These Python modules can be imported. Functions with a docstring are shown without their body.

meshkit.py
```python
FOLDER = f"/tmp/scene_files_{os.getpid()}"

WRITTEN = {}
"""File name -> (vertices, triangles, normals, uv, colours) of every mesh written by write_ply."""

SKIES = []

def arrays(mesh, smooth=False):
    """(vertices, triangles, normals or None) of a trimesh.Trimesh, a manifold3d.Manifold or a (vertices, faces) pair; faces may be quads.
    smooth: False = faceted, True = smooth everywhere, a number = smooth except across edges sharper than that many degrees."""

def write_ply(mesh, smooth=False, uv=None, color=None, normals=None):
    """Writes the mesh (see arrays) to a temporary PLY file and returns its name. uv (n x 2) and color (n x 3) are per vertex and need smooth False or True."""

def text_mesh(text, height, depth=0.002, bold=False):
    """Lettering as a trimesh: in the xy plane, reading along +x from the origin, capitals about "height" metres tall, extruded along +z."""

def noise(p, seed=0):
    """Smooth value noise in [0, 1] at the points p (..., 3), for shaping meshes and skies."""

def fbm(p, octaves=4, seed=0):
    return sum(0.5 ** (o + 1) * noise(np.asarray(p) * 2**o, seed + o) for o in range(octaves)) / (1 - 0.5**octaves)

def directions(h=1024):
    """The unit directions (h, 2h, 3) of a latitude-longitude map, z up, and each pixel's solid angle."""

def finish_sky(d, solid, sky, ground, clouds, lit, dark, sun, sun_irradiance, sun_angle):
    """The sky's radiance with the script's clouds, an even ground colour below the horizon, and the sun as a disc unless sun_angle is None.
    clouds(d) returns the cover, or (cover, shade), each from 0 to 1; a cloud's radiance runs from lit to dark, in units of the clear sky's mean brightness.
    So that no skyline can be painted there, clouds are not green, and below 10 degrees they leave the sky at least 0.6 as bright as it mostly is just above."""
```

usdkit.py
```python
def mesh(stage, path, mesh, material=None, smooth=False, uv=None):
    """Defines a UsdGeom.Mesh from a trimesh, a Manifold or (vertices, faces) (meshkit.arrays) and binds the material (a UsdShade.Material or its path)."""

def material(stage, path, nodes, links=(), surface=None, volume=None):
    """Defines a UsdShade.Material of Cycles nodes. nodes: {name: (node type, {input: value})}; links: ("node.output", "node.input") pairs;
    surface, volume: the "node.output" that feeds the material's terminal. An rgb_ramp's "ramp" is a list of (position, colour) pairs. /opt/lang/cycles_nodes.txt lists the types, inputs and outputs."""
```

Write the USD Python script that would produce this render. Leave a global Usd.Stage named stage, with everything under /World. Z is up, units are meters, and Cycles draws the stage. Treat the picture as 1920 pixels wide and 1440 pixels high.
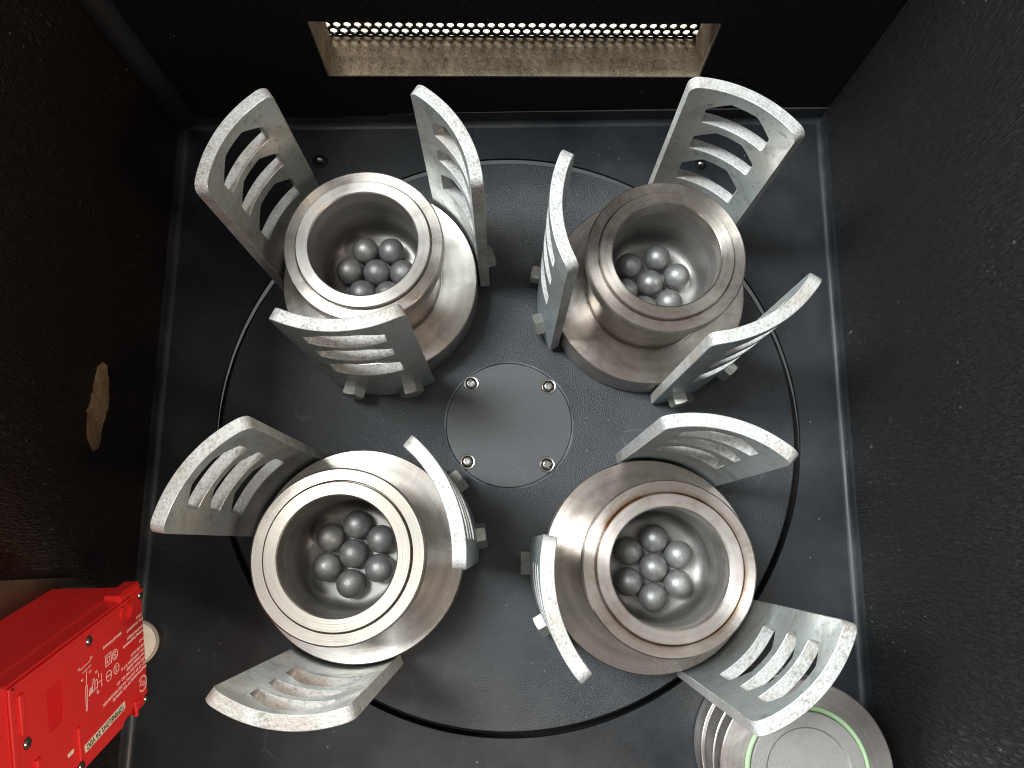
import math, random
import numpy as np, trimesh, usdkit, meshkit
import shapely
from shapely.geometry import Polygon, Point, box as sbox
from shapely import affinity
from pxr import Usd, UsdGeom, UsdLux, UsdShade, Gf, Sdf, Vt

stage = Usd.Stage.CreateInMemory()
UsdGeom.SetStageUpAxis(stage, UsdGeom.Tokens.z)
UsdGeom.SetStageMetersPerUnit(stage, 1.0)
UsdGeom.Xform.Define(stage, '/World')
UsdGeom.Scope.Define(stage, '/World/Looks')
PI = math.pi
rng = random.Random(7)

# ------------------------------------------------------------------ camera
CAM = np.array([-0.0042, -0.0956, 0.5943]); PITCH, ROLL, YAW, FPX = 0.2140, -0.0080, -0.0197, 1389.0
def rot(ax, a):
    c, s = math.cos(a), math.sin(a)
    return {'x': np.array([[1, 0, 0], [0, c, -s], [0, s, c]]), 'y': np.array([[c, 0, s], [0, 1, 0], [-s, 0, c]]),
            'z': np.array([[c, -s, 0], [s, c, 0], [0, 0, 1.]])}[ax]
CM = rot('z', YAW) @ rot('x', PITCH) @ rot('y', ROLL)
cam = UsdGeom.Camera.Define(stage, '/World/camera')
m4 = np.eye(4); m4[:3, :3] = CM.T; m4[3, :3] = CAM
cam.AddTransformOp().Set(Gf.Matrix4d(m4.tolist()))
cam.CreateHorizontalApertureAttr(36.0); cam.CreateVerticalApertureAttr(27.0)
cam.CreateFocalLengthAttr(36.0 * FPX / 1920)
cam.CreateClippingRangeAttr(Gf.Vec2f(0.01, 50))
cam.CreateExposureAttr(0.55)

# ------------------------------------------------------------------ light: ceiling lamps of the room seen through the open top
dome = UsdLux.DomeLight.Define(stage, '/World/room_light'); dome.CreateIntensityAttr(1.0)
usdkit.material(stage, '/World/Looks/room_light', {'b': ('background_shader', {'color': (0.93, 0.97, 1.0), 'strength': 0.08})}, surface='b.background')
UsdShade.MaterialBindingAPI.Apply(dome.GetPrim()).Bind(UsdShade.Material.Get(stage, '/World/Looks/room_light'))
dome.GetPrim().SetCustomDataByKey('kind', 'structure')
def lamp(name, pos, target, w, h, power, col):
    l = UsdLux.RectLight.Define(stage, '/World/' + name)
    z = np.array(pos, float) - np.array(target, float); z /= np.linalg.norm(z)
    x = np.cross([0, 1, 0.01], z); x /= np.linalg.norm(x); y = np.cross(z, x)
    m = np.eye(4); m[0, :3], m[1, :3], m[2, :3], m[3, :3] = x, y, z, pos
    l.AddTransformOp().Set(Gf.Matrix4d(m.tolist()))
    l.CreateWidthAttr(w); l.CreateHeightAttr(h); l.CreateIntensityAttr(power); l.CreateColorAttr(Gf.Vec3f(*col))
    return l
lamp('ceiling_lamp', (-1.12, 0.32, 2.0), (0, 0, 0), 1.2, 0.5, 36.0, (0.92, 0.98, 1.0))
lamp('ceiling_lamp_001', (1.30, -0.80, 1.35), (0, 0, 0.1), 0.8, 0.35, 22.0, (1.0, 0.82, 0.66))
lamp('ceiling_light_panel', (0.15, -0.1, 2.35), (0.15, -0.1, 0), 2.2, 1.9, 0.34, (1.0, 0.955, 0.90))
lamp('ceiling_lamp_004', (0.55, 1.55, 2.0), (-.2, -.1, .15), 0.8, 0.4, 13.0, (1.0, 0.95, 0.88))
lamp('ceiling_lamp_003', (-1.45, -1.15, 1.45), (0.2, -.1, .1), 0.5, 0.3, 9.0, (1.0, 0.96, 0.9))
lamp('ceiling_lamp_002', (-0.55, 1.35, 1.1), (0, 0.33, 0.05), 0.35, 0.35, 75.0, (1.0, 0.94, 0.85))

# ------------------------------------------------------------------ materials
L = '/World/Looks/'
def mat(name, nodes, links, surface='p.BSDF'):
    return usdkit.material(stage, L + name, nodes, links, surface=surface)
def math_(t, a=None, b=None, clamp=False):
    d = {'math_type': t, 'use_clamp': clamp}
    if a is not None: d['value1'] = a
    if b is not None: d['value2'] = b
    return ('math', d)

def coat(name, base, rough, bump_scale, bump_h, dust=0.5, spec=0.5, dustcol=(.35, .36, .37), ring=None):
    """satin powder coat with a fine orange peel, dust film and specks"""
    n = {'g': ('geometry', {}),
         'fine': ('noise_texture', {'scale': bump_scale, 'detail': 2.0, 'roughness': 0.5}),
         'bp': ('bump', {'strength': 0.6, 'distance': bump_h}),
         'film': ('noise_texture', {'scale': 14.0, 'detail': 6.0, 'roughness': 0.65}),
         'filmr': ('rgb_ramp', {'ramp': [(0.40, (0, 0, 0)), (0.8, (0.16 * dust,) * 3)]}),
         'sp': ('voronoi_texture', {'scale': 110.0, 'randomness': 1.0}),
         'spr': ('rgb_ramp', {'ramp': [(0.0, (1, 1, 1)), (0.055, (0.45, 0.45, 0.45)), (0.085, (0, 0, 0))]}),
         'pick': ('noise_texture', {'scale': 23.0, 'detail': 2.0}),
         'pickr': ('rgb_ramp', {'ramp': [(0.53, (0, 0, 0)), (0.62, (1, 1, 1))]}),
         'spm': math_('multiply'), 'sum': math_('add', clamp=True),
         'mx': ('mix_color', {'blend_type': 'mix', 'a': base, 'b': dustcol}),
         'rr': ('map_range', {'from_min': 0.3, 'from_max': 0.7, 'to_min': rough - .05, 'to_max': rough + .09}),
         'p': ('principled_bsdf', {'roughness': rough, 'specular_ior_level': spec})}
    l = [('g.position', 'fine.vector'), ('g.position', 'film.vector'), ('g.position', 'sp.vector'), ('g.position', 'pick.vector'),
         ('fine.fac', 'bp.height'), ('bp.normal', 'p.normal'), ('film.fac', 'filmr.fac'), ('sp.distance', 'spr.fac'), ('pick.fac', 'pickr.fac'),
         ('spr.color', 'spm.value1'), ('pickr.color', 'spm.value2'), ('spm.value', 'sum.value1'), ('filmr.color', 'sum.value2'),
         ('sum.value', 'mx.fac'), ('mx.result', 'p.base_color'), ('film.fac', 'rr.value'), ('rr.result', 'p.roughness')]
    n.update({'sk': ('voronoi_texture', {'feature': 'distance_to_edge', 'scale': 9.0}), 'skd': ('noise_texture', {'scale': 7.0, 'detail': 2.0}), 'skv': ('vector_math', {'math_type': 'multiply_add', 'vector2': (.25, .25, .25)}),
              'skr': ('rgb_ramp', {'ramp': [(0.0, (.5, .5, .5)), (0.010, (0, 0, 0))]}), 'skm': ('rgb_ramp', {'ramp': [(0.54, (0, 0, 0)), (0.66, (.5 * dust,) * 3)]}), 'skx': math_('multiply'), 'sum2': math_('add', clamp=True)})
    l.remove(('sum.value', 'mx.fac'))
    l += [('g.position', 'skd.vector'), ('skd.color', 'skv.vector1'), ('g.position', 'skv.vector3'), ('skv.vector', 'sk.vector'), ('sk.distance', 'skr.fac'), ('film.fac', 'skm.fac'), ('skr.color', 'skx.value1'), ('skm.color', 'skx.value2'),
          ('skx.value', 'sum2.value1'), ('sum.value', 'sum2.value2')]
    if ring:                                  # pale dust caught along a round seam
        n.update({'cs': ('separate_xyz', {}), 'cf': ('combine_xyz', {}), 'cl': ('vector_math', {'math_type': 'length'}), 'c1': math_('subtract', None, ring[0]), 'c2': math_('absolute'),
                  'c3': ('map_range', {'from_min': 0.0, 'from_max': ring[1], 'to_min': 1.0, 'to_max': 0.0, 'clamp': True}), 'c4': ('rgb_ramp', {'ramp': [(0.44, (0, 0, 0)), (0.62, (.6,) * 3)]}), 'c5': math_('multiply'), 'sum3': math_('add', clamp=True)})
        l += [('g.position', 'cs.vector'), ('cs.x', 'cf.x'), ('cs.y', 'cf.y'), ('cf.vector', 'cl.vector1'), ('cl.value', 'c1.value1'), ('c1.value', 'c2.value1'), ('c2.value', 'c3.value'), ('pick.fac', 'c4.fac'), ('c3.result', 'c5.value1'), ('c4.color', 'c5.value2'),
              ('sum2.value', 'sum3.value1'), ('c5.value', 'sum3.value2'), ('sum3.value', 'mx.fac')]
    else: l.append(('sum2.value', 'mx.fac'))
    return mat(name, n, l)
M_TURN = coat('turntable_coat', (0.030, 0.034, 0.039), 0.40, 900.0, 0.0011, 0.9, ring=(.0517, .0011))
M_CAP = coat('cap_coat', (0.085, 0.086, 0.089), 0.40, 1500.0, 0.0003, 0.35)
M_FOLD = coat('worn_fold', (0.020, 0.023, 0.027), 0.42, 1200.0, 0.0002, 0.8, .4, (.5, .5, .5))
M_TRAY = coat('tray_coat', (0.015, 0.018, 0.022), 0.40, 1200.0, 0.0002, 0.45)
M_DARK = mat('dark_gap', {'p': ('principled_bsdf', {'base_color': (.006, .006, .007), 'roughness': .7})}, [])
M_RUBBER = mat('black_rubber', {'p': ('principled_bsdf', {'base_color': (.006, .006, .006), 'roughness': .7})}, [])

def leather(name, base, rough, along, spec, fleck=1.0, bump=1.0, warm=None):
    """embossed black lining: creases stretched along the height, scuffs and pale flecks"""
    n = {'g': ('geometry', {}),
         'mp': ('mapping', {'mapping_type': 'point', 'scale': (along[0], along[1], along[2])}),
         'd': ('noise_texture', {'scale': 2.3, 'detail': 3.0}),
         'dm': ('vector_math', {'math_type': 'multiply_add', 'vector2': (0.9, 0.9, 0.9)}),
         'v': ('voronoi_texture', {'feature': 'distance_to_edge', 'scale': 1.0, 'randomness': 1.0}),
         'vr': ('map_range', {'from_min': 0.0, 'from_max': 0.25, 'to_min': 0.0, 'to_max': 1.0, 'clamp': True}),
         'n2': ('noise_texture', {'scale': 1.6, 'detail': 5.0, 'roughness': 0.6}),
         'hs': math_('multiply_add'),
         'bp': ('bump', {'strength': min(1.0, 0.8 * bump), 'distance': 0.0022 * max(1.0, bump * .8)}),
         'fl': ('noise_texture', {'scale': 330.0, 'detail': 2.0}),
         'flr': ('rgb_ramp', {'ramp': [(0.70, (0, 0, 0)), (0.735, (1, 1, 1))]}),
         'fz': ('noise_texture', {'scale': 11.0, 'detail': 3.0}),
         'fzr': ('rgb_ramp', {'ramp': [(0.50, (0, 0, 0)), (0.68, (fleck,) * 3)]}),
         'fm': math_('multiply'),
         'mx': ('mix_color', {'a': base, 'b': (0.42, 0.38, 0.33)}),
         'rr': ('map_range', {'from_min': 0.3, 'from_max': 0.7, 'to_min': rough - .06, 'to_max': rough + .10}),
         'p': ('principled_bsdf', {'specular_ior_level': spec})}
    l = [('g.position', 'mp.vector'), ('mp.vector', 'd.vector'), ('d.color', 'dm.vector1'), ('mp.vector', 'dm.vector3'), ('dm.vector', 'v.vector'),
         ('v.distance', 'vr.value'), ('mp.vector', 'n2.vector'), ('vr.result', 'hs.value1'), ('n2.fac', 'hs.value3'), ('hs.value', 'bp.height'),
         ('bp.normal', 'p.normal'), ('g.position', 'fl.vector'), ('fl.fac', 'flr.fac'), ('g.position', 'fz.vector'), ('fz.fac', 'fzr.fac'),
         ('flr.color', 'fm.value1'), ('fzr.color', 'fm.value2'), ('fm.value', 'mx.fac'), ('mx.result', 'p.base_color'),
         ('n2.fac', 'rr.value'), ('rr.result', 'p.roughness')]
    n['hs'][1]['value2'] = 0.55
    return mat(name, n, l)
M_WALL_R = leather('lining_right', (0.016, 0.0155, 0.015), 0.22, (300, 300, 80), 1.0, 1.0, 0.9)
M_WALL_L = leather('lining_left', (0.0105, 0.0062, 0.0048), 0.30, (420, 420, 110), 0.6, 1.0, 0.9)
M_WALL_B = leather('lining_back', (0.005, 0.005, 0.006), 0.5, (420, 420, 160), 0.3, 0.5, 0.6)
M_PANEL = mat('mounting_panel', {'g': ('geometry', {}), 'n': ('noise_texture', {'scale': 30.0, 'detail': 3.0}),
    'r': ('rgb_ramp', {'ramp': [(0.3, (.055, .035, .024)), (0.7, (.08, .052, .036))]}), 'p': ('principled_bsdf', {'roughness': .38})},
    [('g.position', 'n.vector'), ('n.fac', 'r.fac'), ('r.color', 'p.base_color')])
def foam(name, a, b):
    return mat(name, {'g': ('geometry', {}), 'n': ('noise_texture', {'scale': 420.0, 'detail': 4.0, 'roughness': .7}),
        'n2': ('noise_texture', {'scale': 60.0, 'detail': 3.0}), 'm': math_('multiply_add', None, 0.5), 'h': math_('multiply', None, 0.5),
        'r': ('rgb_ramp', {'ramp': [(0.34, a), (0.62, b)]}), 'bp': ('bump', {'strength': 1.0, 'distance': 0.0012}),
        'p': ('principled_bsdf', {'roughness': .9, 'specular_ior_level': .2})},
        [('g.position', 'n.vector'), ('g.position', 'n2.vector'), ('n.fac', 'm.value1'), ('n2.fac', 'h.value1'), ('h.value', 'm.value3'),
         ('m.value', 'r.fac'), ('r.color', 'p.base_color'), ('n.fac', 'bp.height'), ('bp.normal', 'p.normal')])
M_FOAM = foam('bare_foam', (.13, .105, .075), (.34, .28, .21))
M_TORN = foam('torn_foam', (.12, .075, .040), (.32, .21, .12))

def turned(name, col, rough, aniso, rust=0.0, groove=1.0, metallic=1.0, ring=None, scratch=.35):
    """lathe-turned steel: rings about the object's own axis, stains, optional rust film"""
    n = {'tc': ('texture_coordinate', {}), 'g': ('geometry', {}),
         'sx': ('separate_xyz', {}), 'flat': ('combine_xyz', {}), 'len': ('vector_math', {'math_type': 'length'}),
         'cz': ('combine_xyz', {'y': 0.0}),
         'vt': ('vector_transform', {'transform_type': 'vector', 'convert_from': 'object', 'convert_to': 'world'}),
         'rings': ('noise_texture', {'scale': 1300.0, 'detail': 3.0, 'roughness': .6}),
         'rings2': ('noise_texture', {'scale': 190.0, 'detail': 2.0}),
         'bp': ('bump', {'strength': 0.25 * groove, 'distance': 0.0004}),
         'st': ('noise_texture', {'scale': 26.0, 'detail': 6.0, 'roughness': .62, 'distortion': .8}),
         'scr': ('noise_texture', {'scale': 600.0, 'detail': 3.0}),
         'c1': ('rgb_ramp', {'ramp': [(0.25, tuple(c * .78 for c in col)), (0.75, tuple(min(1, c * 1.15) for c in col))]}),
         'c2': ('rgb_ramp', {'ramp': [(0.32, (.66, .60, .55)), (0.58, (1, 1, 1))]}),
         'mu': ('mix_color', {'blend_type': 'multiply', 'fac': 0.5}),
         'rn': ('noise_texture', {'scale': 75.0, 'detail': 5.0, 'roughness': .7}),
         'rr': ('rgb_ramp', {'ramp': [(0.57, (0, 0, 0)), (0.72, (rust,) * 3)]}),
         'rm': ('mix_color', {'b': (.26, .12, .045)}),
         'ro': ('map_range', {'from_min': .3, 'from_max': .7, 'to_min': rough - .06, 'to_max': rough + .12}),
         'ro2': math_('multiply_add', None, 0.12),
         'p': ('principled_bsdf', {'metallic': metallic, 'anisotropic': aniso})}
    l = [('tc.object', 'sx.vector'), ('sx.x', 'flat.x'), ('sx.y', 'flat.y'), ('flat.vector', 'len.vector1'), ('len.value', 'cz.x'), ('sx.z', 'cz.z'),
         ('flat.vector', 'vt.vector'), ('vt.vector', 'p.tangent'),
         ('cz.vector', 'rings.vector'), ('cz.vector', 'rings2.vector'), ('rings.fac', 'bp.height'), ('bp.normal', 'p.normal'),
         ('g.position', 'st.vector'), ('rings2.fac', 'c1.fac'), ('st.fac', 'c2.fac'), ('c1.color', 'mu.a'), ('c2.color', 'mu.b'),
         ('g.position', 'rn.vector'), ('rn.fac', 'rr.fac'), ('rr.color', 'rm.fac'), ('mu.result', 'rm.a'), ('rm.result', 'p.base_color'),
         ('st.fac', 'ro.value'), ('rings.fac', 'ro2.value1'), ('ro.result', 'ro2.value3'), ('ro2.value', 'p.roughness')]
    n.update({'sk': ('voronoi_texture', {'feature': 'distance_to_edge', 'scale': 34.0}), 'skd': ('noise_texture', {'scale': 22.0, 'detail': 2.0}), 'skv': ('vector_math', {'math_type': 'multiply_add', 'vector2': (.07, .07, .07)}),
              'skr': ('rgb_ramp', {'ramp': [(0.0, (scratch,) * 3), (0.018, (0, 0, 0))]}), 'skm': ('rgb_ramp', {'ramp': [(0.46, (0, 0, 0)), (0.60, (1, 1, 1))]}), 'skx': math_('multiply'), 'skc': ('mix_color', {'b': (.80, .78, .75)})})
    l.remove(('mu.result', 'rm.a'))
    l += [('g.position', 'skd.vector'), ('skd.color', 'skv.vector1'), ('g.position', 'skv.vector3'), ('skv.vector', 'sk.vector'), ('sk.distance', 'skr.fac'), ('st.fac', 'skm.fac'), ('skr.color', 'skx.value1'), ('skm.color', 'skx.value2'),
          ('skx.value', 'skc.fac'), ('mu.result', 'skc.a'), ('skc.result', 'rm.a')]
    if ring:                                  # rust caught in a step at this radius
        n.update({'q1': math_('subtract', None, ring[0]), 'q2': math_('absolute'), 'q3': ('map_range', {'from_min': .0004, 'from_max': ring[1], 'to_min': 1.0, 'to_max': 0.0, 'clamp': True}),
                  'q4': ('rgb_ramp', {'ramp': [(0.36, (0, 0, 0)), (0.60, (.95,) * 3)]}), 'q5': math_('multiply'), 'q6': math_('maximum'), 'qn': ('noise_texture', {'scale': 42.0, 'detail': 5.0})})
        l.remove(('rr.color', 'rm.fac'))
        l += [('len.value', 'q1.value1'), ('q1.value', 'q2.value1'), ('q2.value', 'q3.value'), ('g.position', 'qn.vector'), ('qn.fac', 'q4.fac'), ('q3.result', 'q5.value1'), ('q4.color', 'q5.value2'),
              ('q5.value', 'q6.value1'), ('rr.color', 'q6.value2'), ('q6.value', 'rm.fac')]
    return mat(name, n, l)
M_DISC = turned('turned_disc', (.56, .51, .465), .25, .82, 0.0, .8)
M_JAR = turned('turned_jar', (.56, .505, .455), .23, .82, .4, .8)
M_JARRUST = turned('turned_jar_rusty', (.57, .51, .46), .25, .8, .5, .35, 1.0, (.0474, .0036))
M_RIMRUST = turned('turned_rim_rusty', (.60, .55, .51), .30, .6, .4, .35, 1.0, (.0474, .0016), .1)
M_RIMWARM = turned('turned_rim_warm', (.40, .365, .32), .34, .5, .3, 1.0, 1.0, None, .15)
M_RIM = turned('turned_rim', (.52, .49, .455), .30, .6, .25, .8, 1.0, None, .1)
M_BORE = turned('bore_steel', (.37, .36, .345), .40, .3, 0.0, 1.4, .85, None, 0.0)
M_LID = turned('turned_lid', (.62, .575, .54), .32, .6, 0.0, .6)
M_LIDC = None
def blotchy(name, lo, hi, scale, rough, metallic, bump, fine=900.0, lo2=None):
    n = {'g': ('geometry', {}), 'n': ('noise_texture', {'scale': scale, 'detail': 6.0, 'roughness': .65, 'distortion': .6}),
         'n2': ('noise_texture', {'scale': fine, 'detail': 3.0}),
         'a': math_('multiply_add', None, 0.45), 'a0': math_('multiply', None, 0.55),
         'r': ('rgb_ramp', {'ramp': [(0.34, lo), (0.62, hi)]}), 'bp': ('bump', {'strength': bump, 'distance': 0.0006}),
         'rr': ('map_range', {'from_min': .3, 'from_max': .7, 'to_min': rough + .1, 'to_max': rough - .06}),
         'p': ('principled_bsdf', {'metallic': metallic})}
    l = [('g.position', 'n.vector'), ('g.position', 'n2.vector'), ('n.fac', 'a0.value1'), ('n2.fac', 'a.value1'), ('a0.value', 'a.value3'),
         ('a.value', 'r.fac'), ('r.color', 'p.base_color'), ('n2.fac', 'bp.height'), ('bp.normal', 'p.normal'), ('n.fac', 'rr.value'), ('rr.result', 'p.roughness')]
    return mat(name, n, l)
M_LIDC = blotchy('lid_blasted', (.44, .42, .40), (.56, .54, .515), 70.0, .45, .8, .5, 1600.0)
M_BALL = blotchy('ball_steel', (.27, .27, .265), (.42, .42, .41), 90.0, .44, .68, .35, 1300.0)
M_BOLT = blotchy('zinc_bolt', (.36, .35, .31), (.58, .57, .52), 120.0, .40, .8, .2)
M_SCREW = blotchy('bright_screw', (.22, .21, .19), (.42, .40, .37), 200.0, .24, 1.0, .1)
M_PERF = mat('perforated_black', {'p': ('principled_bsdf', {'base_color': (.012, .012, .012), 'roughness': .4})}, [])

# wing: rolled zinc faces (bluish, smeared) and pale mottled cut edges, told apart by the plate's own radius
RI, RO, CH = 0.0785, 0.0865, 0.0006
n = {'tc': ('texture_coordinate', {}), 'g': ('geometry', {}), 'sx': ('separate_xyz', {}), 'flat': ('combine_xyz', {}), 'len': ('vector_math', {'math_type': 'length'}),
     'd1': math_('subtract', None, (RI + RO) / 2), 'd2': math_('absolute'), 'face': math_('greater_than', None, (RO - RI) / 2 - 0.00025),
     'n1': ('noise_texture', {'scale': 34.0, 'detail': 7.0, 'roughness': .62, 'distortion': 1.2}),
     'f1': ('rgb_ramp', {'ramp': [(0.28, (.38, .395, .385)), (0.50, (.57, .62, .625)), (0.72, (.70, .785, .81))]}),
     'nh': ('noise_texture', {'scale': 12.0, 'detail': 3.0}), 'fh': ('rgb_ramp', {'ramp': [(0.38, (1.0, .93, .84)), (0.62, (.90, 1.0, 1.02))]}),
     'fm': ('mix_color', {'blend_type': 'multiply', 'fac': .55}),
     'sp': ('noise_texture', {'scale': 260.0, 'detail': 2.0}), 'spr': ('rgb_ramp', {'ramp': [(0.60, (1, 1, 1)), (0.70, (.55, .53, .50))]}), 'fm2': ('mix_color', {'blend_type': 'multiply', 'fac': .7}),
     'n2': ('noise_texture', {'scale': 520.0, 'detail': 2.0, 'roughness': .7}),
     'n3': ('noise_texture', {'scale': 95.0, 'detail': 3.0}), 'e0': math_('multiply', None, .35), 'e1': math_('multiply_add', None, .65),
     'c1': ('rgb_ramp', {'ramp': [(0.34, (.36, .34, .31)), (0.45, (.56, .555, .53)), (0.60, (.68, .68, .66))]}),
     'gs': ('noise_texture', {'scale': 17.0, 'detail': 5.0, 'roughness': .6}), 'gr': ('rgb_ramp', {'ramp': [(0.50, (0, 0, 0)), (0.66, (.55,) * 3)]}), 'gm': ('mix_color', {'b': (.34, .25, .17)}),
     'mx': ('mix_color', {}), 'me': ('map_range', {'to_min': .35, 'to_max': .62}),
     'rf': ('map_range', {'from_min': .3, 'from_max': .7, 'to_min': .46, 'to_max': .27}),
     'ro': ('mix_float', {'a': .58}),
     'bs': ('mix_float', {'a': .9, 'b': .10}),
     'bp': ('bump', {'distance': .0006}),
     'p': ('principled_bsdf', {})}
l = [('tc.object', 'sx.vector'), ('sx.x', 'flat.x'), ('sx.y', 'flat.y'), ('flat.vector', 'len.vector1'), ('len.value', 'd1.value1'), ('d1.value', 'd2.value1'), ('d2.value', 'face.value1'),
     ('g.position', 'n1.vector'), ('n1.fac', 'f1.fac'), ('g.position', 'nh.vector'), ('nh.fac', 'fh.fac'), ('f1.color', 'fm.a'), ('fh.color', 'fm.b'),
     ('g.position', 'sp.vector'), ('sp.fac', 'spr.fac'), ('fm.result', 'fm2.a'), ('spr.color', 'fm2.b'),
     ('g.position', 'n2.vector'), ('g.position', 'n3.vector'), ('n3.fac', 'e0.value1'), ('n2.fac', 'e1.value1'), ('e0.value', 'e1.value3'), ('e1.value', 'c1.fac'),
     ('g.position', 'gs.vector'), ('gs.fac', 'gr.fac'), ('gr.color', 'gm.fac'), ('c1.color', 'gm.a'), ('face.value', 'mx.fac'), ('gm.result', 'mx.a'), ('fm2.result', 'mx.b'), ('mx.result', 'p.base_color'),
     ('face.value', 'me.value'), ('me.result', 'p.metallic'), ('n1.fac', 'rf.value'), ('rf.result', 'ro.b'), ('face.value', 'ro.fac'), ('ro.result', 'p.roughness'),
     ('face.value', 'bs.fac'), ('bs.result', 'bp.strength'), ('n2.fac', 'bp.height'), ('bp.normal', 'p.normal')]
M_WING = mat('galvanised_plate', n, l)

def plastic(name, col, rough, bump=.15):
    return mat(name, {'g': ('geometry', {}), 'n': ('noise_texture', {'scale': 1400.0, 'detail': 2.0}), 'n2': ('noise_texture', {'scale': 40.0, 'detail': 4.0}),
        'rr': ('map_range', {'from_min': .3, 'from_max': .7, 'to_min': rough - .07, 'to_max': rough + .1}),
        'bp': ('bump', {'strength': bump, 'distance': .0003}), 'p': ('principled_bsdf', {'base_color': col})},
        [('g.position', 'n.vector'), ('g.position', 'n2.vector'), ('n2.fac', 'rr.value'), ('rr.result', 'p.roughness'), ('n.fac', 'bp.height'), ('bp.normal', 'p.normal')])
M_RED = plastic('red_plastic', (.72, .022, .020), .42)
M_RED2 = plastic('red_plastic_smooth', (.68, .006, .008), .5)
M_PRINT = plastic('pink_white_print', (.92, .60, .54), .6)
M_CREAM = plastic('cream_label', (.86, .74, .54), .5)
M_INK = plastic('black_ink', (.02, .018, .015), .6)
M_GREEN = plastic('green_seal', (.40, .56, .33), .45)
M_BRASS = blotchy('cream_metal', (.62, .55, .44), (.80, .74, .64), 70.0, .38, .55, .15)
M_ROOM = mat('pale_bench', {'g': ('geometry', {}), 'mp': ('mapping', {'scale': (1, 1, 1)}), 'n': ('noise_texture', {'scale': 38.0, 'detail': 2.0}),
    'r': ('rgb_ramp', {'ramp': [(0.36, (.40, .27, .21)), (0.47, (.52, .46, .35)), (0.6, (.62, .59, .49))]}), 'p': ('principled_bsdf', {'roughness': .6})},
    [('g.position', 'mp.vector'), ('mp.vector', 'n.vector'), ('n.fac', 'r.fac'), ('r.color', 'p.base_color')])

# ------------------------------------------------------------------ helpers
taken = {}
def path(name, parent):
    base = ('/World' if parent is None else str(parent.GetPath())) + '/' + name
    k = taken.get(base, -1) + 1; taken[base] = k
    return base if k == 0 else '%s_%03d' % (base, k)
def tag(o, label=None, cat=None, group=None, kind=None):
    for k, v in (('label', label), ('category', cat), ('group', group), ('kind', kind)):
        if v: o.SetCustomDataByKey(k, v)
    return o
def obj(name, mesh, m, parent=None, smooth=30):
    if isinstance(mesh, list): mesh = trimesh.util.concatenate(mesh)
    return usdkit.mesh(stage, path(name, parent), mesh, m, smooth=smooth).GetPrim()
def raw(name, v, f, nrm, m, parent=None):
    p = usdkit.mesh(stage, path(name, parent), (v, f), m, smooth=False)
    p.CreateNormalsAttr(Vt.Vec3fArray.FromNumpy(np.asarray(nrm, np.float32))); p.SetNormalsInterpolation('vertex')
    return p.GetPrim()
def thing(name, label, cat, loc=(0, 0, 0), rz=0.0, group=None):
    x = UsdGeom.Xform.Define(stage, path(name, None))
    x.AddTranslateOp().Set(Gf.Vec3d(*map(float, loc))); x.AddRotateZOp().Set(float(rz))
    return tag(x.GetPrim(), label, cat, group)
def copy(src, label, loc, rz=0.0, group=None):
    d = src.GetCustomData()
    r = thing(src.GetName().split('_0')[0], label, d['category'], loc, rz, group or d.get('group'))
    r.GetReferences().AddInternalReference(src.GetPath()); r.SetInstanceable(True)
    return r
def T(mesh, t):
    mesh = mesh.copy(); mesh.apply_translation(t); return mesh
def R(mesh, a, ax=(0, 0, 1), pt=None):
    mesh = mesh.copy(); mesh.apply_transform(trimesh.transformations.rotation_matrix(a, ax, pt)); return mesh
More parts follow.
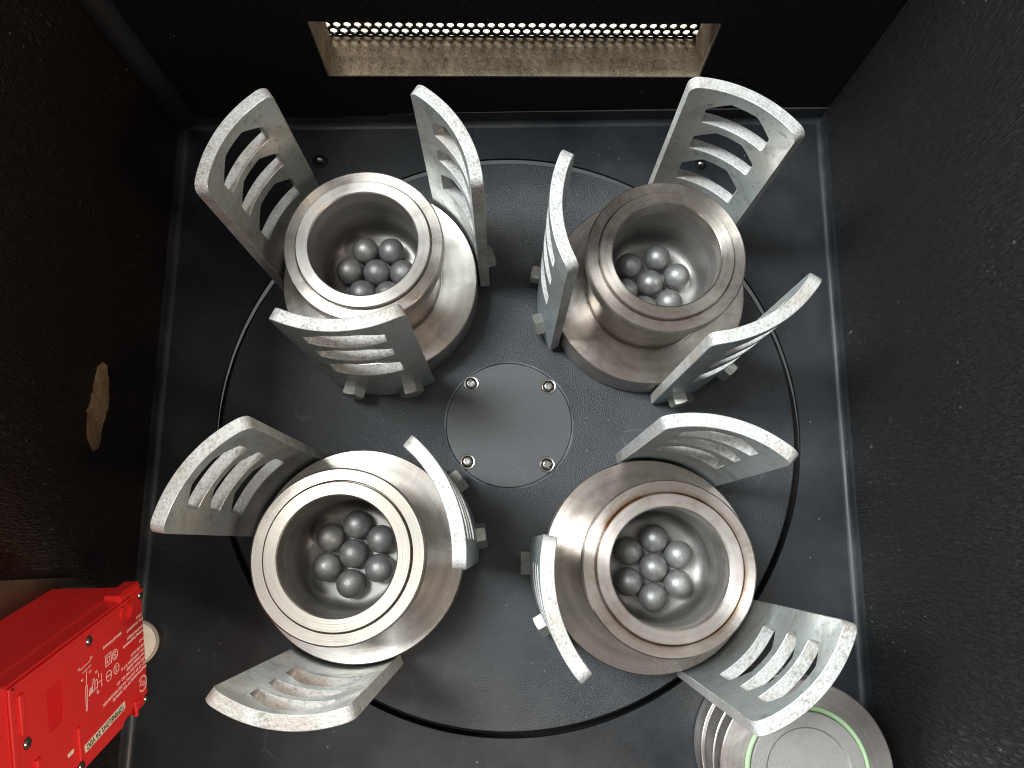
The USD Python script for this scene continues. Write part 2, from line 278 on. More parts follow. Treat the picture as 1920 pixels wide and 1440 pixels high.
def frame(mesh, o, x, y, z):
    m = np.eye(4); m[:3, 0], m[:3, 1], m[:3, 2], m[:3, 3] = x, y, z, o
    mesh = mesh.copy(); mesh.apply_transform(m); return mesh
def lathe(prof, seg=128):
    return trimesh.creation.revolve(np.array(prof, float), sections=seg)
def rbox(lo, hi, r=.001, seg=8):
    """box with rounded edges: hull of eight small spheres"""
    import manifold3d as mf
    lo, hi = np.array(lo, float), np.array(hi, float)
    s = mf.Manifold.sphere(r, seg)
    pts = [s.translate([(lo, hi)[i][0] + (r, -r)[i], (lo, hi)[j][1] + (r, -r)[j], (lo, hi)[k][2] + (r, -r)[k]]) for i in (0, 1) for j in (0, 1) for k in (0, 1)]
    m = mf.Manifold.batch_hull(pts).to_mesh()
    return trimesh.Trimesh(m.vert_properties[:, :3], m.tri_verts)
def prism(poly, h):
    gs = getattr(poly, 'geoms', [poly])
    return trimesh.util.concatenate([trimesh.creation.extrude_polygon(g, h, engine='earcut') for g in gs])
def arc(cx, cz, r, a0, a1, n=6):
    return [(cx + r * math.cos(a), cz + r * math.sin(a)) for a in np.radians(np.linspace(a0, a1, n))]

# ------------------------------------------------------------------ chamber: tray floor with folded edges, three lined walls
FOLD = {'bl': (-.2805, .2720), 'br': (.2835, .2695), 'fr': (.2595, -.330), 'fl': (-.2880, -.330)}
ring0 = [FOLD[k] for k in ('fl', 'fr', 'br', 'bl')]
GAP = .2365
floor_poly = Polygon(ring0).buffer(-.0045, join_style='mitre').difference(Point(0, 0).buffer(GAP, 96))
floor = obj('floor', [T(prism(floor_poly, .003), (0, 0, -.003))], M_TRAY)
tag(floor, 'black coated chamber floor around the round turntable, edges folded up', None, None, 'structure')
# folded edge: quarter round then a short upstand, along the left, back and right sides
def inset(d):
    return list(Polygon(ring0).buffer(d, join_style='mitre').exterior.coords)[:-1]
def fold_strip(i, j):
    prof = [(-.0075, -.0005)] + [(-.0045 + .0045 * math.sin(a), .0045 - .0045 * math.cos(a)) for a in np.linspace(0, PI / 2, 8)] + [(0, .017), (.0015, .0175), (.0015, -.0005)]
    v = []
    for d, z in prof:
        q = Polygon(ring0).buffer(d, join_style='mitre') if abs(d) > 1e-9 else Polygon(ring0)
        cs = np.array(q.exterior.coords)[:-1]
        pa = cs[np.argmin(np.linalg.norm(cs - ring0[i], axis=1))]; pb = cs[np.argmin(np.linalg.norm(cs - ring0[j], axis=1))]
        v += [(*pa, z), (*pb, z)]
    n_ = len(prof); f = []
    for k in range(n_):
        a, b = 2 * k, 2 * ((k + 1) % n_)
        f += [(a, a + 1, b + 1), (a, b + 1, b)]
    m = trimesh.Trimesh(v, f, process=False)
    cap0, cap1 = [2 * k for k in range(n_)], [2 * k + 1 for k in range(n_)]
    trimesh.repair.fix_normals(m)
    return m
for i, j in ((0, 3), (3, 2), (2, 1)):
    obj('folded_edge', fold_strip(i, j), M_FOLD, floor, smooth=50)
obj('pit_bottom', [T(trimesh.creation.cylinder(.25, .004, sections=64), (0, 0, -.040))], M_DARK, floor)
WT, WH, OFF = .014, .50, -.0006
def wall_quad(i, j):
    cs = np.array(Polygon(ring0).buffer(OFF, join_style='mitre').exterior.coords)[:-1]
    near = lambda k: cs[np.argmin(np.linalg.norm(cs - ring0[k], axis=1))]
    return near(i), near(j)
def wall_slab(a, b, z0, z1, t, ext=0.0):
    d = (b - a) / np.linalg.norm(b - a); nn = np.array([-d[1], d[0]])
    if np.dot(nn, (a + b) / 2) < 0: nn = -nn
    q = [a - d * ext, b + d * ext, b + d * ext + nn * t, a - d * ext + nn * t]
    p = Polygon(q); p = p if p.exterior.is_ccw else Polygon(q[::-1])
    return T(prism(p, z1 - z0), (0, 0, z0))
aL, bL = wall_quad(0, 3); aR, bR = wall_quad(1, 2)
wl = obj('left_wall', wall_slab(aL, bL, .0135, WH, WT), M_WALL_L); tag(wl, 'left chamber wall lined in brownish black embossed leatherette', None, None, 'structure')
wr = obj('right_wall', wall_slab(aR, bR, .0135, WH, WT), M_WALL_R); tag(wr, 'right chamber wall lined in black creased leatherette', None, None, 'structure')
# back wall with the vent opening
yb = .2712
VX0, VX1, VZ0, VZ1, VD = -.1385, .1600, .0655, .1290, .038
backp = sbox(-.30, .0135, .303, WH).difference(Polygon([(VX0, VZ0 + .004), (VX1, VZ0 - .0045), (VX1, VZ1 - .004), (VX0, VZ1 + .004)]))
bk = trimesh.Trimesh(*[x for x in (lambda m: (m.vertices, m.faces))(prism(backp, VD))])
wb = obj('back_wall', frame(bk, (0, yb + VD, 0), (1, 0, 0), (0, 0, 1), (0, -1, 0)), M_WALL_B)
tag(wb, 'black lined back wall of the chamber with a long vent opening', None, None, 'structure')
def quad_plate(pts, t):
    """thin plate from 4 points, thickened to the side away from the first normal"""
    p = np.array(pts, float); nn = np.cross(p[1] - p[0], p[3] - p[0]); nn /= np.linalg.norm(nn)
    return trimesh.convex.convex_hull(np.vstack([p, p - nn * t]))
e = .0012
obj('vent_sill', quad_plate([(VX0, yb + .0003, VZ0 + .004 + e), (VX1, yb + .0003, VZ0 - .0045 + e), (VX1, yb + VD - .003, VZ0 - .0045 + e), (VX0, yb + VD - .003, VZ0 + .004 + e)], .003), M_FOAM, wb)
obj('vent_cheek', quad_plate([(VX0 + e, yb + .0003, VZ0 + .005), (VX0 + e, yb + VD - .003, VZ0 + .005), (VX0 + e, yb + VD - .003, VZ1 + .004), (VX0 + e, yb + .0003, VZ1 + .004)], .003), M_FOAM, wb)
obj('vent_cheek', quad_plate([(VX1 - e, yb + .0003, VZ1 - .004), (VX1 - e, yb + VD - .003, VZ1 - .004), (VX1 - e, yb + VD - .003, VZ0 - .0035), (VX1 - e, yb + .0003, VZ0 - .0035)], .003), M_FOAM, wb)
# perforated sheet behind the opening: 60 degree staggered round holes
PX, RWS, HR = .00815, .00706, .0029
sheet = sbox(VX0 - .012, VZ0 - .016, VX1 + .012, VZ1 + .016)
holes = []
for r_ in range(11):
    for c_ in range(39):
        x = VX0 - .004 + c_ * PX + (r_ % 2) * PX / 2; z = VZ0 - .006 + r_ * RWS - (x - VX0) * .027
        if VX0 - .008 < x < VX1 + .008 and VZ0 - .012 < z < VZ1 + .012: holes.append(Point(x, z).buffer(HR, 5))
sheet = sheet.difference(shapely.union_all(holes))
perf = obj('perforated_sheet', frame(prism(sheet, .0012), (0, yb + VD + .0016, 0), (1, 0, 0), (0, 0, 1), (0, -1, 0)), M_PERF)
tag(perf, 'black perforated metal sheet with staggered round holes behind the vent opening', 'vent sheet')
bench = obj('bench', [T(trimesh.creation.box((2.2, .9, .03)), (0, yb + VD + .48, -.10))], M_ROOM)
tag(bench, 'pale bench top glimpsed through the vent holes', None, None, 'structure')
# rounded trim in the back left corner
ct = T(trimesh.creation.cylinder(.0095, WH - .022, sections=32), (-.2735, .2665, .022 + (WH - .022) / 2))
obj('corner_trim', [ct, T(trimesh.creation.icosphere(3, .0095), (-.2735, .2665, .022))], M_RUBBER, wl, smooth=True)

# left wall: torn patch, smooth panel round the switch
def on_left(y, z, w=0.0):
    t = (y - aL[1]) / (bL[1] - aL[1])
    return np.array([aL[0] + t * (bL[0] - aL[0]) + w, y, z])
dl = np.array([*(bL - aL), 0]); dl /= np.linalg.norm(dl); nl = np.array([dl[1], -dl[0], 0])
def left_sheet(poly, t, w):   # poly in (y, z)
    return frame(prism(poly, t), on_left(0, 0) + nl * w, dl, (0, 0, 1), nl)
def jag(pts, amp, seed, n=120):
    g = Polygon(pts).buffer(-.004).buffer(.0043).exterior; r_ = random.Random(seed); out = []
    for k in range(n):
        p = g.interpolate(k / n, normalized=True); out.append((p.x + r_.uniform(-amp, amp), p.y + r_.uniform(-amp, amp)))
    return Polygon(out).buffer(0).buffer(-.0016).buffer(.0022).buffer(-.0006)

# ------------------------------------------------------------------ turntable
tt = thing('turntable', 'large round black turntable with a screwed round cover at its centre', 'turntable')
RT = .2318
obj('disc', lathe([(.0510, -.012), (.0510, -.0003), (.0513, 0), (RT - .0012, 0), (RT - .0003, -.0004), (RT, -.0014), (RT, -.012), (.0510, -.012)], 256), M_TURN, tt, smooth=30)
obj('edge_seal', lathe([(RT + .0012, -.014), (RT + .0012, -.0075), (RT + .0020, -.0062), (RT + .0027, -.0075), (RT + .0027, -.014), (RT + .0012, -.014)], 192), M_RUBBER, tt)
cap = obj('centre_cover', lathe([(0, -.010), (.0507, -.010), (.0507, -.0002), (.0504, .0001), (0, .0001)], 160), M_CAP, tt, smooth=30)
def socket_screw(r, h, hexr):
    import manifold3d as mf
    prof = [(0, 0), (r, 0), (r, h * .2)] + [(r * math.cos(a), h * (.2 + .8 * math.sin(a))) for a in np.linspace(.12, 1.0, 7)] + [(0, h * .9)]
    b = lathe(prof, 32)
    M = mf.Manifold(mf.Mesh(np.asarray(b.vertices, np.float32), np.asarray(b.faces, np.uint32)))
    hx = mf.Manifold.cylinder(h, hexr, hexr, 6).translate([0, 0, h * .30])
    k = (M - hx).to_mesh()
    return trimesh.Trimesh(k.vert_properties[:, :3], k.tri_verts)
for k, (x, y) in enumerate([(-.0304, .0342), (.0330, .0307), (-.0340, -.0297), (.0297, -.0332)]):
    s_ = obj('socket_screw', T(R(socket_screw(.0049, .0030, .0024), .4 * k), (x, y, .0003)), M_SCREW, cap)
    obj('countersink', T(lathe([(.0049, .0003), (.0062, .0003), (.0064, .0006), (.0060, .0008), (.0049, .0006), (.0049, .0003)], 40), (x, y, 0)), M_SCREW, cap)
# dome headed screws in the floor
for x, y in ((-.1607, .2367), (.1725, .2269)):
    dm = [(0, 0), (.0048, 0), (.0048, .0015)] + [(.0044 * math.cos(a), .0016 + .0044 * math.sin(a)) for a in np.linspace(.1, PI / 2, 8)]
    obj('dome_screw', T(lathe(dm, 40), (x, y, .0002)), M_SCREW, floor)
    obj('washer', T(lathe([(.005, 0), (.0068, 0), (.0068, .0008), (.005, .0008), (.005, 0)], 40), (x, y, .0002)), M_DARK, floor)

# ------------------------------------------------------------------ jar stations: planet disc with three slotted wings
def densify(coords, step):
    out = []
    c = np.array(coords)[:-1]
    for a, b in zip(c, np.roll(c, -1, 0)):
        n_ = max(1, int(np.ceil(np.linalg.norm(b - a) / step)))
        out += [a + (b - a) * k / n_ for k in range(n_)]
    return np.array(out)
def wing_poly():
    hw, z0, z1 = .0398, .005, .187
    p = sbox(-hw, z0, hw, z1)
    top = sbox(-hw, z1 - .03, hw, z1).buffer(-.0062).buffer(.0062, quad_segs=6)
    p = sbox(-hw, z0, hw, z1 - .014).union(top)
    for zb, zs, zt in ((.0760, .0975, .1090), (.1190, .1330, .1435), (.1515, .1655, .1762)):
        h = .0236
        s = Polygon([(-h, zb), (h, zb), (h, zs), (.0095, zt), (-.0095, zt), (-h, zs)]).buffer(-.0016).buffer(.0016, quad_segs=4)
        p = p.difference(s)
    return p
def bend_plate(poly, center):
    """flat plate outline bent to a cylinder of radius RI..RO about the z axis, edges slightly broken; (vertices, faces, normals)"""
    rm = (RI + RO) / 2
    V, F, N = [], [], []
    rings = [densify(poly.exterior.coords, .0022)] + [densify(h.coords, .0022) for h in poly.interiors]
    ext = Polygon(rings[0], [r for r in rings[1:]])
    inner = []
    for k, r_ in enumerate(rings):
        ccw = Polygon(r_).exterior.is_ccw
        r_ = r_ if ccw == (k == 0) else r_[::-1]
        rings[k] = r_
        tg = np.roll(r_, -1, 0) - np.roll(r_, 1, 0); tg /= np.linalg.norm(tg, axis=1)[:, None]
        inner.append((r_, np.stack([tg[:, 1], -tg[:, 0]], 1)))   # outward of the material
    small = Polygon(inner[0][0] - CH * inner[0][1], [a - CH * b for a, b in inner[1:]]).buffer(0)
    def at(s, z, r): a = s / rm + center; return (r * math.cos(a), r * math.sin(a), z)
    def rad(s): a = s / rm + center; return np.array([math.cos(a), math.sin(a), 0])
    # faces: strips so that the triangles follow the bend
    xs = np.linspace(-.041, .041, 30)
    for x0, x1 in zip(xs[:-1], xs[1:]):
        g = small.intersection(sbox(x0, 0, x1, .3))
        for q in getattr(g, 'geoms', [g]):
            if q.geom_type != 'Polygon' or q.area < 1e-10: continue
            v2, f2 = trimesh.creation.triangulate_polygon(q, engine='earcut')
            for r_, sg in ((RI, -1), (RO, 1)):
                b = len(V)
                for s, z in v2: V.append(at(s, z, r_)); N.append(rad(s) * sg)
                for t in f2:
                    p = [np.array(V[b + i]) for i in t]
                    flip = np.dot(np.cross(p[1] - p[0], p[2] - p[0]), N[b + t[0]]) < 0
                    F.append([b + i for i in (t[::-1] if flip else t)])
    for r_, nn in inner:
        k = len(r_)
        lay = [(r_ - CH * nn, RI, -.8), (r_, RI + CH, -.0), (r_, RO - CH, .0), (r_ - CH * nn, RO, .8)]
        b = len(V)
        for pts, rr, wr_ in lay:
            for (s, z), (ns, nz) in zip(pts, nn):
                a = s / rm + center; er = np.array([math.cos(a), math.sin(a), 0]); et = np.array([-math.sin(a), math.cos(a), 0])
                nv = er * wr_ + (et * ns + np.array([0, 0, nz])) * (1 - abs(wr_) * .4); nv /= np.linalg.norm(nv)
                V.append(at(s, z, rr)); N.append(nv)
        for li in range(3):
            for i in range(k):
                j = (i + 1) % k
                q = [b + li * k + i, b + li * k + j, b + (li + 1) * k + j, b + (li + 1) * k + i]
                p = [np.array(V[x]) for x in q]
                flip = np.dot(np.cross(p[1] - p[0], p[2] - p[0]), N[q[0]]) < 0
                F += [[q[0], q[2], q[1]], [q[0], q[3], q[2]]] if flip else [[q[0], q[1], q[2]], [q[0], q[2], q[3]]]
    return np.array(V), np.array(F), np.array(N)
def hex_bolt(af, h):
    """hex head along +z with chamfered crown, and its washer face"""
    import manifold3d as mf
    rc = af / math.sqrt(3)
    hx = mf.Manifold.cylinder(h, rc, rc, 6)
    cone = mf.Manifold.cylinder(h * .55, af * .535 + h * .9, af * .46, 48).translate([0, 0, h * .45 + 1e-5]) + mf.Manifold.cylinder(h * .46, rc * 1.1, rc * 1.1, 24)
    m = (hx ^ cone).to_mesh()
    return trimesh.Trimesh(m.vert_properties[:, :3], m.tri_verts)
WP = wing_poly()
def make_station(label, loc, rz):
    t = thing('jar_station', label, 'jar station', loc, rz, 'slotted jar stations on the turntable')
    d = [(.0, .0025), (.0755, .0025), (.0765, .0035), (.0768, .0362), (.0760, .0370), (.0500, .0370), (.0496, .0366), (.0496, .0335), (0, .0335)]
    obj('base_disc', lathe(d, 192), M_DISC, t, smooth=30)
    obj('hub', lathe([(0, .0004), (.052, .0004), (.052, .0025), (0, .0025)], 96), M_DARK, t)
    for k in range(3):
        c = k * 2 * PI / 3
        v, f, nn = bend_plate(WP, c)
        w = raw('wing', v, f, nn, M_WING, t)
        for s_ in (-1, 1):
            a = c + s_ * math.radians(14.6)
            er, et = np.array([math.cos(a), math.sin(a), 0]), np.array([-math.sin(a), math.cos(a), 0])
            hb = R(hex_bolt(.0165, .0075), .3 + .7 * k + .4 * s_)
            b = obj('bolt', frame(hb, er * (RO - .0002) + np.array([0, 0, .0215]), et, (0, 0, 1), er), M_BOLT, w, smooth=25)
    return t
CEN = {'TR': (.11188, .09992), 'TL': (-.09992, .11188), 'BL': (-.11188, -.09992), 'BR': (.09992, -.11188)}
ST = {'TL': 30.5, 'TR': 60.0, 'BL': 22.0, 'BR': 73.0}
SLAB = {'TL': 'jar station with three slotted wings beside the back left corner',
        'TR': 'jar station with three slotted wings nearest the right end of the vent',
        'BL': 'jar station with three slotted wings nearest the red switch',
        'BR': 'jar station whose slotted wing reaches over the stacked lids'}
st0 = None
for k in ('TL', 'TR', 'BL', 'BR'):
    loc = (*CEN[k], 0)
    if st0 is None: st0 = make_station(SLAB[k], loc, ST[k])
    else: copy(st0, SLAB[k], loc, ST[k])

# ------------------------------------------------------------------ jars
BO = .0380
def make_jar(label, loc, m_body, m_rim, m_fl):
    t = thing('grinding_jar', label, 'jar', loc, 0, 'open grinding jars on the stations')
    obj('body', lathe([(0, .0336), (.0474, .0336), (.0480, .0342), (.0480, .0930), (.0490, .0950)], 160), m_body, t, smooth=30)
    obj('flange', lathe([(.0478, .0950), (.0550, .0950), (.0560, .0960), (.0560, .1067), (.0550, .1076), (.0482, .1076), (.0478, .1072), (.0476, .1056), (.0472, .1056), (.0472, .0950), (.0478, .0950)], 192), m_fl, t, smooth=30)
    obj('raised_rim', lathe([(.0471, .0960), (.0471, .1098), (.0465, .1105), (.0388, .1105), (.0380, .1097), (.0380, .0960)], 192), m_rim, t, smooth=30)
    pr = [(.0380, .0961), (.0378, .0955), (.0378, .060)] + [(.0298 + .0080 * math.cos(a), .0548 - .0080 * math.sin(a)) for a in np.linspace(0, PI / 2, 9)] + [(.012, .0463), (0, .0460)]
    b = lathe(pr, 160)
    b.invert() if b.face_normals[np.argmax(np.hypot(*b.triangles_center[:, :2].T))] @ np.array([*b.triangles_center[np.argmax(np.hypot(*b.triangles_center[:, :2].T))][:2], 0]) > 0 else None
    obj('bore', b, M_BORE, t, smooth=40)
    return t
make_jar('open steel jar in the station at the back left corner', (*CEN['TL'], 0), M_JAR, M_RIM, M_JAR)
make_jar('open steel jar showing its side below the flange, back right', (*CEN['TR'], 0), M_JAR, M_JAR, M_JAR)
make_jar('open bright rimmed steel jar in the station beside the red switch', (*CEN['BL'], 0), M_JAR, M_RIMWARM, M_RIMWARM)
make_jar('open steel jar with orange rust in its rim step', (*CEN['BR'], 0), M_JAR, M_RIMRUST, M_JARRUST)

# ------------------------------------------------------------------ balls
B = {'TL': [(-7.5, 16.0), (11.4, 15.0), (-20.0, 0.0), (0.2, -1.0), (19.2, -1.0), (-10.2, -16.5), (9.5, -18.6)],
     'TR': [(-17.2, 12.5), (4.8, 18.6), (18.8, 3.5), (-2.0, -1.6), (11.0, -17.6), (-20.2, -9.0), (-8.2, -20.7)],
     'BL': [(2.0, 20.8), (-17.0, 12.3), (19.0, 10.3), (-.4, .8), (-18.5, -8.0), (18.0, -9.5), (-1.8, -19.8)],
     'BR': [(1.0, 18.7), (-18.0, 10.6), (17.8, 7.0), (-.5, -1.2), (-18.6, -11.0), (16.0, -12.8), (-2.6, -21.4)]}
JN = {'TL': 'the back left jar', 'TR': 'the back right jar', 'BL': 'the jar beside the red switch', 'BR': 'the rusty rimmed jar'}
ball0 = None
ico = trimesh.creation.icosphere(4, .00995)
HOURS = 'twelve one two three four five six seven eight nine ten eleven'.split()
for k in ('TL', 'TR', 'BL', 'BR'):
    pts = np.array(B[k]) / 1000
    for it in range(200):                      # push overlapping balls apart
        for i in range(7):
            for j in range(i):
                d = pts[i] - pts[j]; q = np.hypot(*d)
                if q < .0200: pts[i] += d / q * (.0200 - q) / 2; pts[j] -= d / q * (.0200 - q) / 2
        rr = np.hypot(*pts.T); far = rr > .0272
        pts[far] *= (.0272 / rr[far])[:, None]
    cidx = int(np.argmin(np.hypot(*pts.T)))
    for i, (x, y) in enumerate(pts):
        h = int(round(((90 - math.degrees(math.atan2(y, x))) % 360) / 30)) % 12
        lab = 'grey ball in the middle of the ring in ' + JN[k] if i == cidx else 'grey ball at %s o\'clock in %s' % (HOURS[h], JN[k])
        zc = .0462 + .00995 + max(0, math.hypot(x, y) - .024) * .25
        loc = (CEN[k][0] + x, CEN[k][1] + y, zc)
        p = path('grinding_ball', None)
        g = obj('grinding_ball', ico, M_BALL, None, smooth=True) if False else None
        if ball0 is None:
            taken['/World/grinding_ball'] = -1
            ball0 = obj('grinding_ball', ico, M_BALL, None, smooth=True)
            UsdGeom.Xformable(ball0).AddTranslateOp().Set(Gf.Vec3d(*map(float, loc)))
            tag(ball0, lab, 'ball', 'grinding balls in the jars')
        else:
            me = UsdGeom.Mesh.Define(stage, p); me.GetPrim().GetReferences().AddInternalReference(ball0.GetPath())
            me.GetPrim().GetAttribute('xformOp:translate').Set(Gf.Vec3d(*map(float, loc)))
            tag(me.GetPrim(), lab, 'ball', 'grinding balls in the jars')

# ------------------------------------------------------------------ stacked lids, bottom right
LX, LY, LR = .1890, -.2440, .0567
def lid_profile(h, r):
    return [(0, 0), (r - .0012, 0), (r, .0012), (r, h - .0050), (r - .0006, h - .0046), (r - .0030, h - .0044), (r - .0030, h - .0018), (r - .0052, h - .0016), (r - .0056, h), (0, h)]
z = .0004
for k, (h, lab) in enumerate(((.0275, 'turned steel jar lid lying on the floor, lowest of the stack'), (.0275, 'turned steel jar lid in the middle of the stack of lids'))):
    t = thing('steel_lid', lab, 'lid', (LX + .0006 * k, LY, z), 0, 'stacked jar lids')
    obj('plate', lathe(lid_profile(h, LR), 160), M_LID, t, smooth=25)
    z += h + .0002
t = thing('steel_lid', 'upturned jar lid with a green seal ring and round recess, topmost of the stack', 'lid', (LX, LY, z), 0, 'stacked jar lids')
hh = .0715 - z
obj('flange', lathe([(0, 0), (LR - .0010, 0), (LR, .0010), (LR, hh - .0008), (LR - .0008, hh), (.0412, hh), (.0410, hh - .002), (.0376, hh - .002), (0, hh - .002)], 192), M_LID, t, smooth=25)
bs = obj('plug', lathe([(0, hh - .0019), (.0374, hh - .0019), (.0374, hh + .0022), (.0368, hh + .0030), (.0280, hh + .0030), (.0274, hh + .0026), (.0268, hh + .0014), (0, hh + .0014)], 160), M_LIDC, t, smooth=25)
tor = trimesh.creation.torus(.0393, .0017, major_sections=128, minor_sections=16)
obj('seal_ring', T(tor, (0, 0, hh + .0003)), M_GREEN, t, smooth=True)

# ------------------------------------------------------------------ red safety switch on the left wall
SO, SV, SU, SW = np.array([-.2317, -.116, .115]), np.array([0, -.302, .953]), np.array([0, -.953, -.302]), np.array([1., 0, 0])
SV /= np.linalg.norm(SV); SU -= SV * (SU @ SV); SU /= np.linalg.norm(SU)
def sw(mesh):            # local (v, u, w) -> world; v reads along the text, u is the letters' up
    return frame(mesh, SO, SV, SU, np.cross(SV, SU))
SD = .0545               # depth down to the wall
switch = thing('safety_switch', 'red plastic safety switch with printed text on the left wall', 'switch')
mm = .001
body = obj('housing', sw(rbox((3 * mm, -1.5 * mm, -SD), (124 * mm, 72 * mm, -9 * mm), .002)), M_RED, switch, smooth=30)
obj('side_slot', sw(rbox((.5 * mm, -2.2 * mm, -.046), (5 * mm, 0, -.026), .0006)), M_INK, body)
# cover: outline with corner ears, recesses cut by boolean
def ring_prism(pts, z0, z1): return T(prism(Polygon(pts) if not hasattr(pts, 'geom_type') else pts, z1 - z0), (0, 0, z0))
outl = sbox(0, 0, .127, .0745).buffer(-.003).buffer(.003, quad_segs=6)
outl = outl.union(sbox(.001, -.004, .026, .003).buffer(-.001).buffer(.001))
outl = outl.difference(Polygon([(.018, .0695), (.030, .0725), (.030, .08), (.016, .08)]))
outl = outl.difference(sbox(.0775, .0690, .086, .08))
cov = [ring_prism(outl, -.0090, -.0012), ring_prism(outl.buffer(-.0008), -.0012, -.0006)]
U_cut = Polygon(arc(.0205, .0075, .0052, 0, 180, 12) + [(.0153, .0005), (.0257, .0005)])
face = outl.buffer(-.0014)
pan = Polygon([(.0862, .0145), (.0862, .0355), (.0885, .0378), (.0990, .0375), (.0990, .0165)]).buffer(-.001).buffer(.001)
face2 = face.difference(U_cut).difference(pan)
for c in ((.0023, .0044), (.0598, .0079), (.1153, .0328), (.003, .0711), (.0748, .0703)):
    face2 = face2.difference(Point(c).buffer(.0031, 10))
cov.append(ring_prism(face2, -.0006, 0))
cover = obj('cover', sw(trimesh.util.concatenate(cov)), M_RED, switch, smooth=20)
obj('recess_panel', sw(ring_prism(pan.buffer(-.0002), -.00055, -.00025)), M_RED2, cover)
# raised ribs and clips on the cover
obj('rib', sw(trimesh.util.concatenate([rbox((.1165, .0072, -.001), (.1205, .0265, .0016), .0007), rbox((.0750, .0480, -.001), (.0772, .0665, .0014), .0006), rbox((.0, .001, -.0005), (.125, .0028, .0010), .0004), rbox((.1225, .001, -.0005), (.1265, .0500, .0010), .0005)])), M_RED, cover)
obj('clip', sw(trimesh.util.concatenate([ring_prism(Point(.0205, .0075).buffer(.0064, 16).difference(Point(.0205, .0075).buffer(.0052, 16)).difference(sbox(.01, -.01, .03, .0035)), -.0004, .0012), ])), M_RED, cover)
for lo_, hi_ in (((.0155, .0655, -.0004), (.0185, .0750, .0014)), ((.0090, .0665, -.0004), (.0154, .0690, .0012)), ((.108, .0440, -.0004), (.112, .0540, .0018))):
    obj('clip', sw(rbox(lo_, hi_, .0006)), M_RED, cover)
def cross_screw(r):
    b = lathe([(0, 0), (r, 0), (r, r * .25), (r * .8, r * .5), (r * .4, r * .62), (0, r * .65)], 28)
    return b
for v_, u_, w_ in ((.0023, .0044, 0), (.0598, .0079, 0), (.1153, .0328, 0), (.003, .0711, 0), (.0748, .0703, 0)):
    sc = obj('screw', sw(T(cross_screw(.0026), (v_, u_, -.0006 + w_))), M_SCREW, cover)
    obj('cross_slot', sw(T(trimesh.util.concatenate([trimesh.creation.box((.0032, .0006, .0004)), trimesh.creation.box((.0006, .0032, .0004))]), (v_, u_, .0010))), M_INK, sc)
sd = obj('screw', sw(R(T(cross_screw(.0034), (0, 0, 0)), PI / 2, (1, 0, 0)).apply_translation((.1165, -.0015, -.0185))), M_SCREW, body)
# label strip with black lettering, and the pale print
lab = obj('name_strip', sw(ring_prism(Polygon([(.0285, .0590), (.0710, .0611), (.0708, .0655), (.0287, .0637)]).buffer(-.0007).buffer(.0007), 0, .00025)), M_CREAM, cover)
def text(s, h, v0, u0, ang=0.0, width=None, bold=False, z=.0001):
    m = meshkit.text_mesh(s, h, .00012, bold)
    m = T(m, (-m.bounds[0][0], 0, 0))
    if width: m.apply_scale((width / m.bounds[1][0], 1, 1))
    m = R(m, ang)
    return T(m, (v0, u0, z))
obj('lettering', sw(text('TZFRNELOH1 24 VDC', .0029, .0302, .0600, .045, .0392, True, .00026)), M_INK, lab)
rows = [('Magnetspannung 24 VDC, 100% ED', 50.5, 1.0, 40.0), ('AC-15 4A 230 VAC, 8A 250 VAC/200 VDC', 47.6, 2.0, 49.5), ('VDE 0660 IEC 947 AC-12', 44.8, 1.8, 33.5),
        ('max. Leistung 2x10W', 41.9, 1.7, 22.0), ('max. Leitungen 2.5 q', 39.2, 1.6, 28.0), ('VDE VDE 0113', 36.0, 1.6, 16.5), ('IP 67', 32.2, 1.6, 5.5),
        ('Achtung: Fuegt nicht ein', 27.2, 1.6, 24.5), ('Electrical Danger', 24.4, 1.4, 20.0), ('Max. Anzugskraft', 19.8, 1.2, 20.0), ('1750 N', 16.6, 2.4, 6.5), ('Made in Germany', 18.0, 27.3, 20.0)]
prt = [text(s, .0017, v0 * mm, (u0 - .9) * mm, .045 if i < 2 else .02, w_ * mm, True) for i, (s, u0, v0, w_) in enumerate(rows)]
def stroke(ls, w): return T(prism(shapely.geometry.LineString(ls).buffer(w / 2, 3), .00012), (0, 0, .0001))
def circ(c, r, w): return T(prism(Point(c).buffer(r, 20).difference(Point(c).buffer(r - w, 20)), .00012), (0, 0, .0001))
def sqr(c, h, w): return T(prism(sbox(c[0] - h, c[1] - h, c[0] + h, c[1] + h).difference(sbox(c[0] - h + w, c[1] - h + w, c[0] + h - w, c[1] + h - w)), .00012), (0, 0, .0001))
prt += [sqr((.0426, .0267), .0033, .0006), sqr((.0426, .0267), .0017, .0005), circ((.0355, .0272), .0031, .0006), text('S', .0036, .0342, .0255, 0, None, True),
        circ((.0350, .0359), .0031, .0005), text('3', .0034, .0339, .0343), circ((.0432, .0360), .0031, .0005), stroke([(.0413, .036), (.0451, .036)], .0008),
        stroke(arc(.0066, .0595, .0046, 35, 320, 24), .0009), text('E', .0028, .0045, .0585, 0, None, True), stroke([(.0075, .0575), (.0095, .0585)], .0006), stroke([(.0066, .0600), (.0108, .0590)], .0006)]
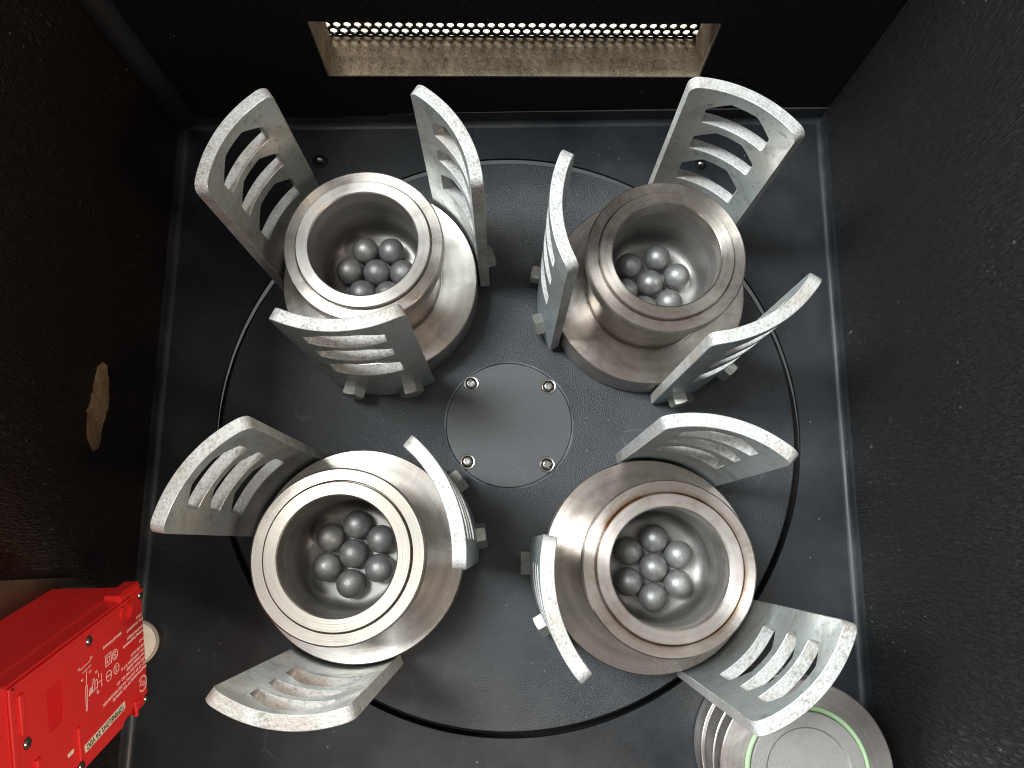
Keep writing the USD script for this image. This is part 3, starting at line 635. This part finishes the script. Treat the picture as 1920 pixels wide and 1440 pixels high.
# contact diagram
D = lambda *pts: stroke([(v_ * mm, u_ * mm) for u_, v_ in pts], .0005)
prt += [D((19, 61), (19.5, 70)), D((21.5, 60), (22, 68)), D((19, 61), (17.5, 58.5)), D((22, 64.5), (31, 65.5)), D((30.5, 64.7), (43.5, 66), (44, 67.2), (30.5, 66.3), (30.5, 64.7)), D((36, 65), (36.2, 67)), D((39, 65), (39.2, 67)),
        D((32, 55), (36.5, 55.3), (36.7, 60), (32.2, 59.8), (32, 55)), D((32.3, 57.5), (36.5, 57.8)), D((34.5, 51), (34.6, 55)), D((31, 50.5), (38, 51)), D((29.5, 53.5), (31.5, 53.8)), D((37.8, 55.8), (40, 56)),
        T(prism(Polygon([(.0600, .0335), (.0600, .0368), (.0640, .0375), (.0625, .0335)]), .00012), (0, 0, .0001))]
for s_, v_, u_ in (('21', .0585, .0170), ('22', .0700, .0180), ('13', .0600, .0240), ('14', .0680, .0250), ('E1', .0545, .0270), ('E2', .0575, .0300), ('IN', .0540, .0390)):
    prt.append(text(s_, .0013, v_, u_, 0, None, True))
obj('print', sw(trimesh.util.concatenate(prt)), M_PRINT, cover)
obj('date_mark', sw(ring_prism(sbox(.0810, .0570, .0855, .0585).buffer(.0003), 0, .0002)), M_CREAM, cover)
# connector stub at the upper end, cut by the frame
obj('cable_gland', sw(R(lathe([(0, 0), (.009, 0), (.009, .016), (.0075, .018), (0, .018)], 32), PI / 2, (0, 1, 0)).apply_translation((.1235, .052, -.010))), M_SCREW, switch)

# cream headed button below the switch, left wall panel and torn patch
kn = thing('round_button', 'cream metal button on the left wall half hidden by the red switch', 'button', (0, 0, 0))
bt = lathe([(0, -.005), (.0160, -.005), (.0166, -.0030), (.0160, -.0012), (.0148, -.0004), (.0142, -.0009), (0, -.0009)], 64)
bo = np.array([-.2735, -.1585, .030])
obj('head', frame(bt, bo, dl, (0, 0, 1), nl).apply_translation((0, 0, 0)) if False else T(R(bt, .42, (0, 1, 0)), bo + np.array([.004, 0, .010])), M_BRASS, kn)
obj('stem', T(trimesh.creation.cylinder(.008, .028, sections=24), bo + np.array([0, 0, -.016])), M_SCREW, kn)
obj('slot', T(lathe([(0, 0), (.0026, 0), (.0020, .0008), (0, .0010)], 20), bo + np.array([.0065, -.003, .0070])), M_INK, kn)
pan_ = obj('switch_panel', left_sheet(Polygon([(-.335, .095), (-.110, .095), (-.104, WH - .02), (-.335, WH - .02)]), .0012, .0), M_PANEL, wl)
pp = jag([(.0324, .0961), (.0348, .0866), (.0213, .0813), (.0071, .0783), (-.0095, .0838), (-.0239, .0849), (-.0276, .0910), (-.0190, .0999), (-.0021, .1025), (.0152, .0984)], .0008, 3)
obj('torn_patch', left_sheet(pp, .0008, .0), M_TORN, wl)
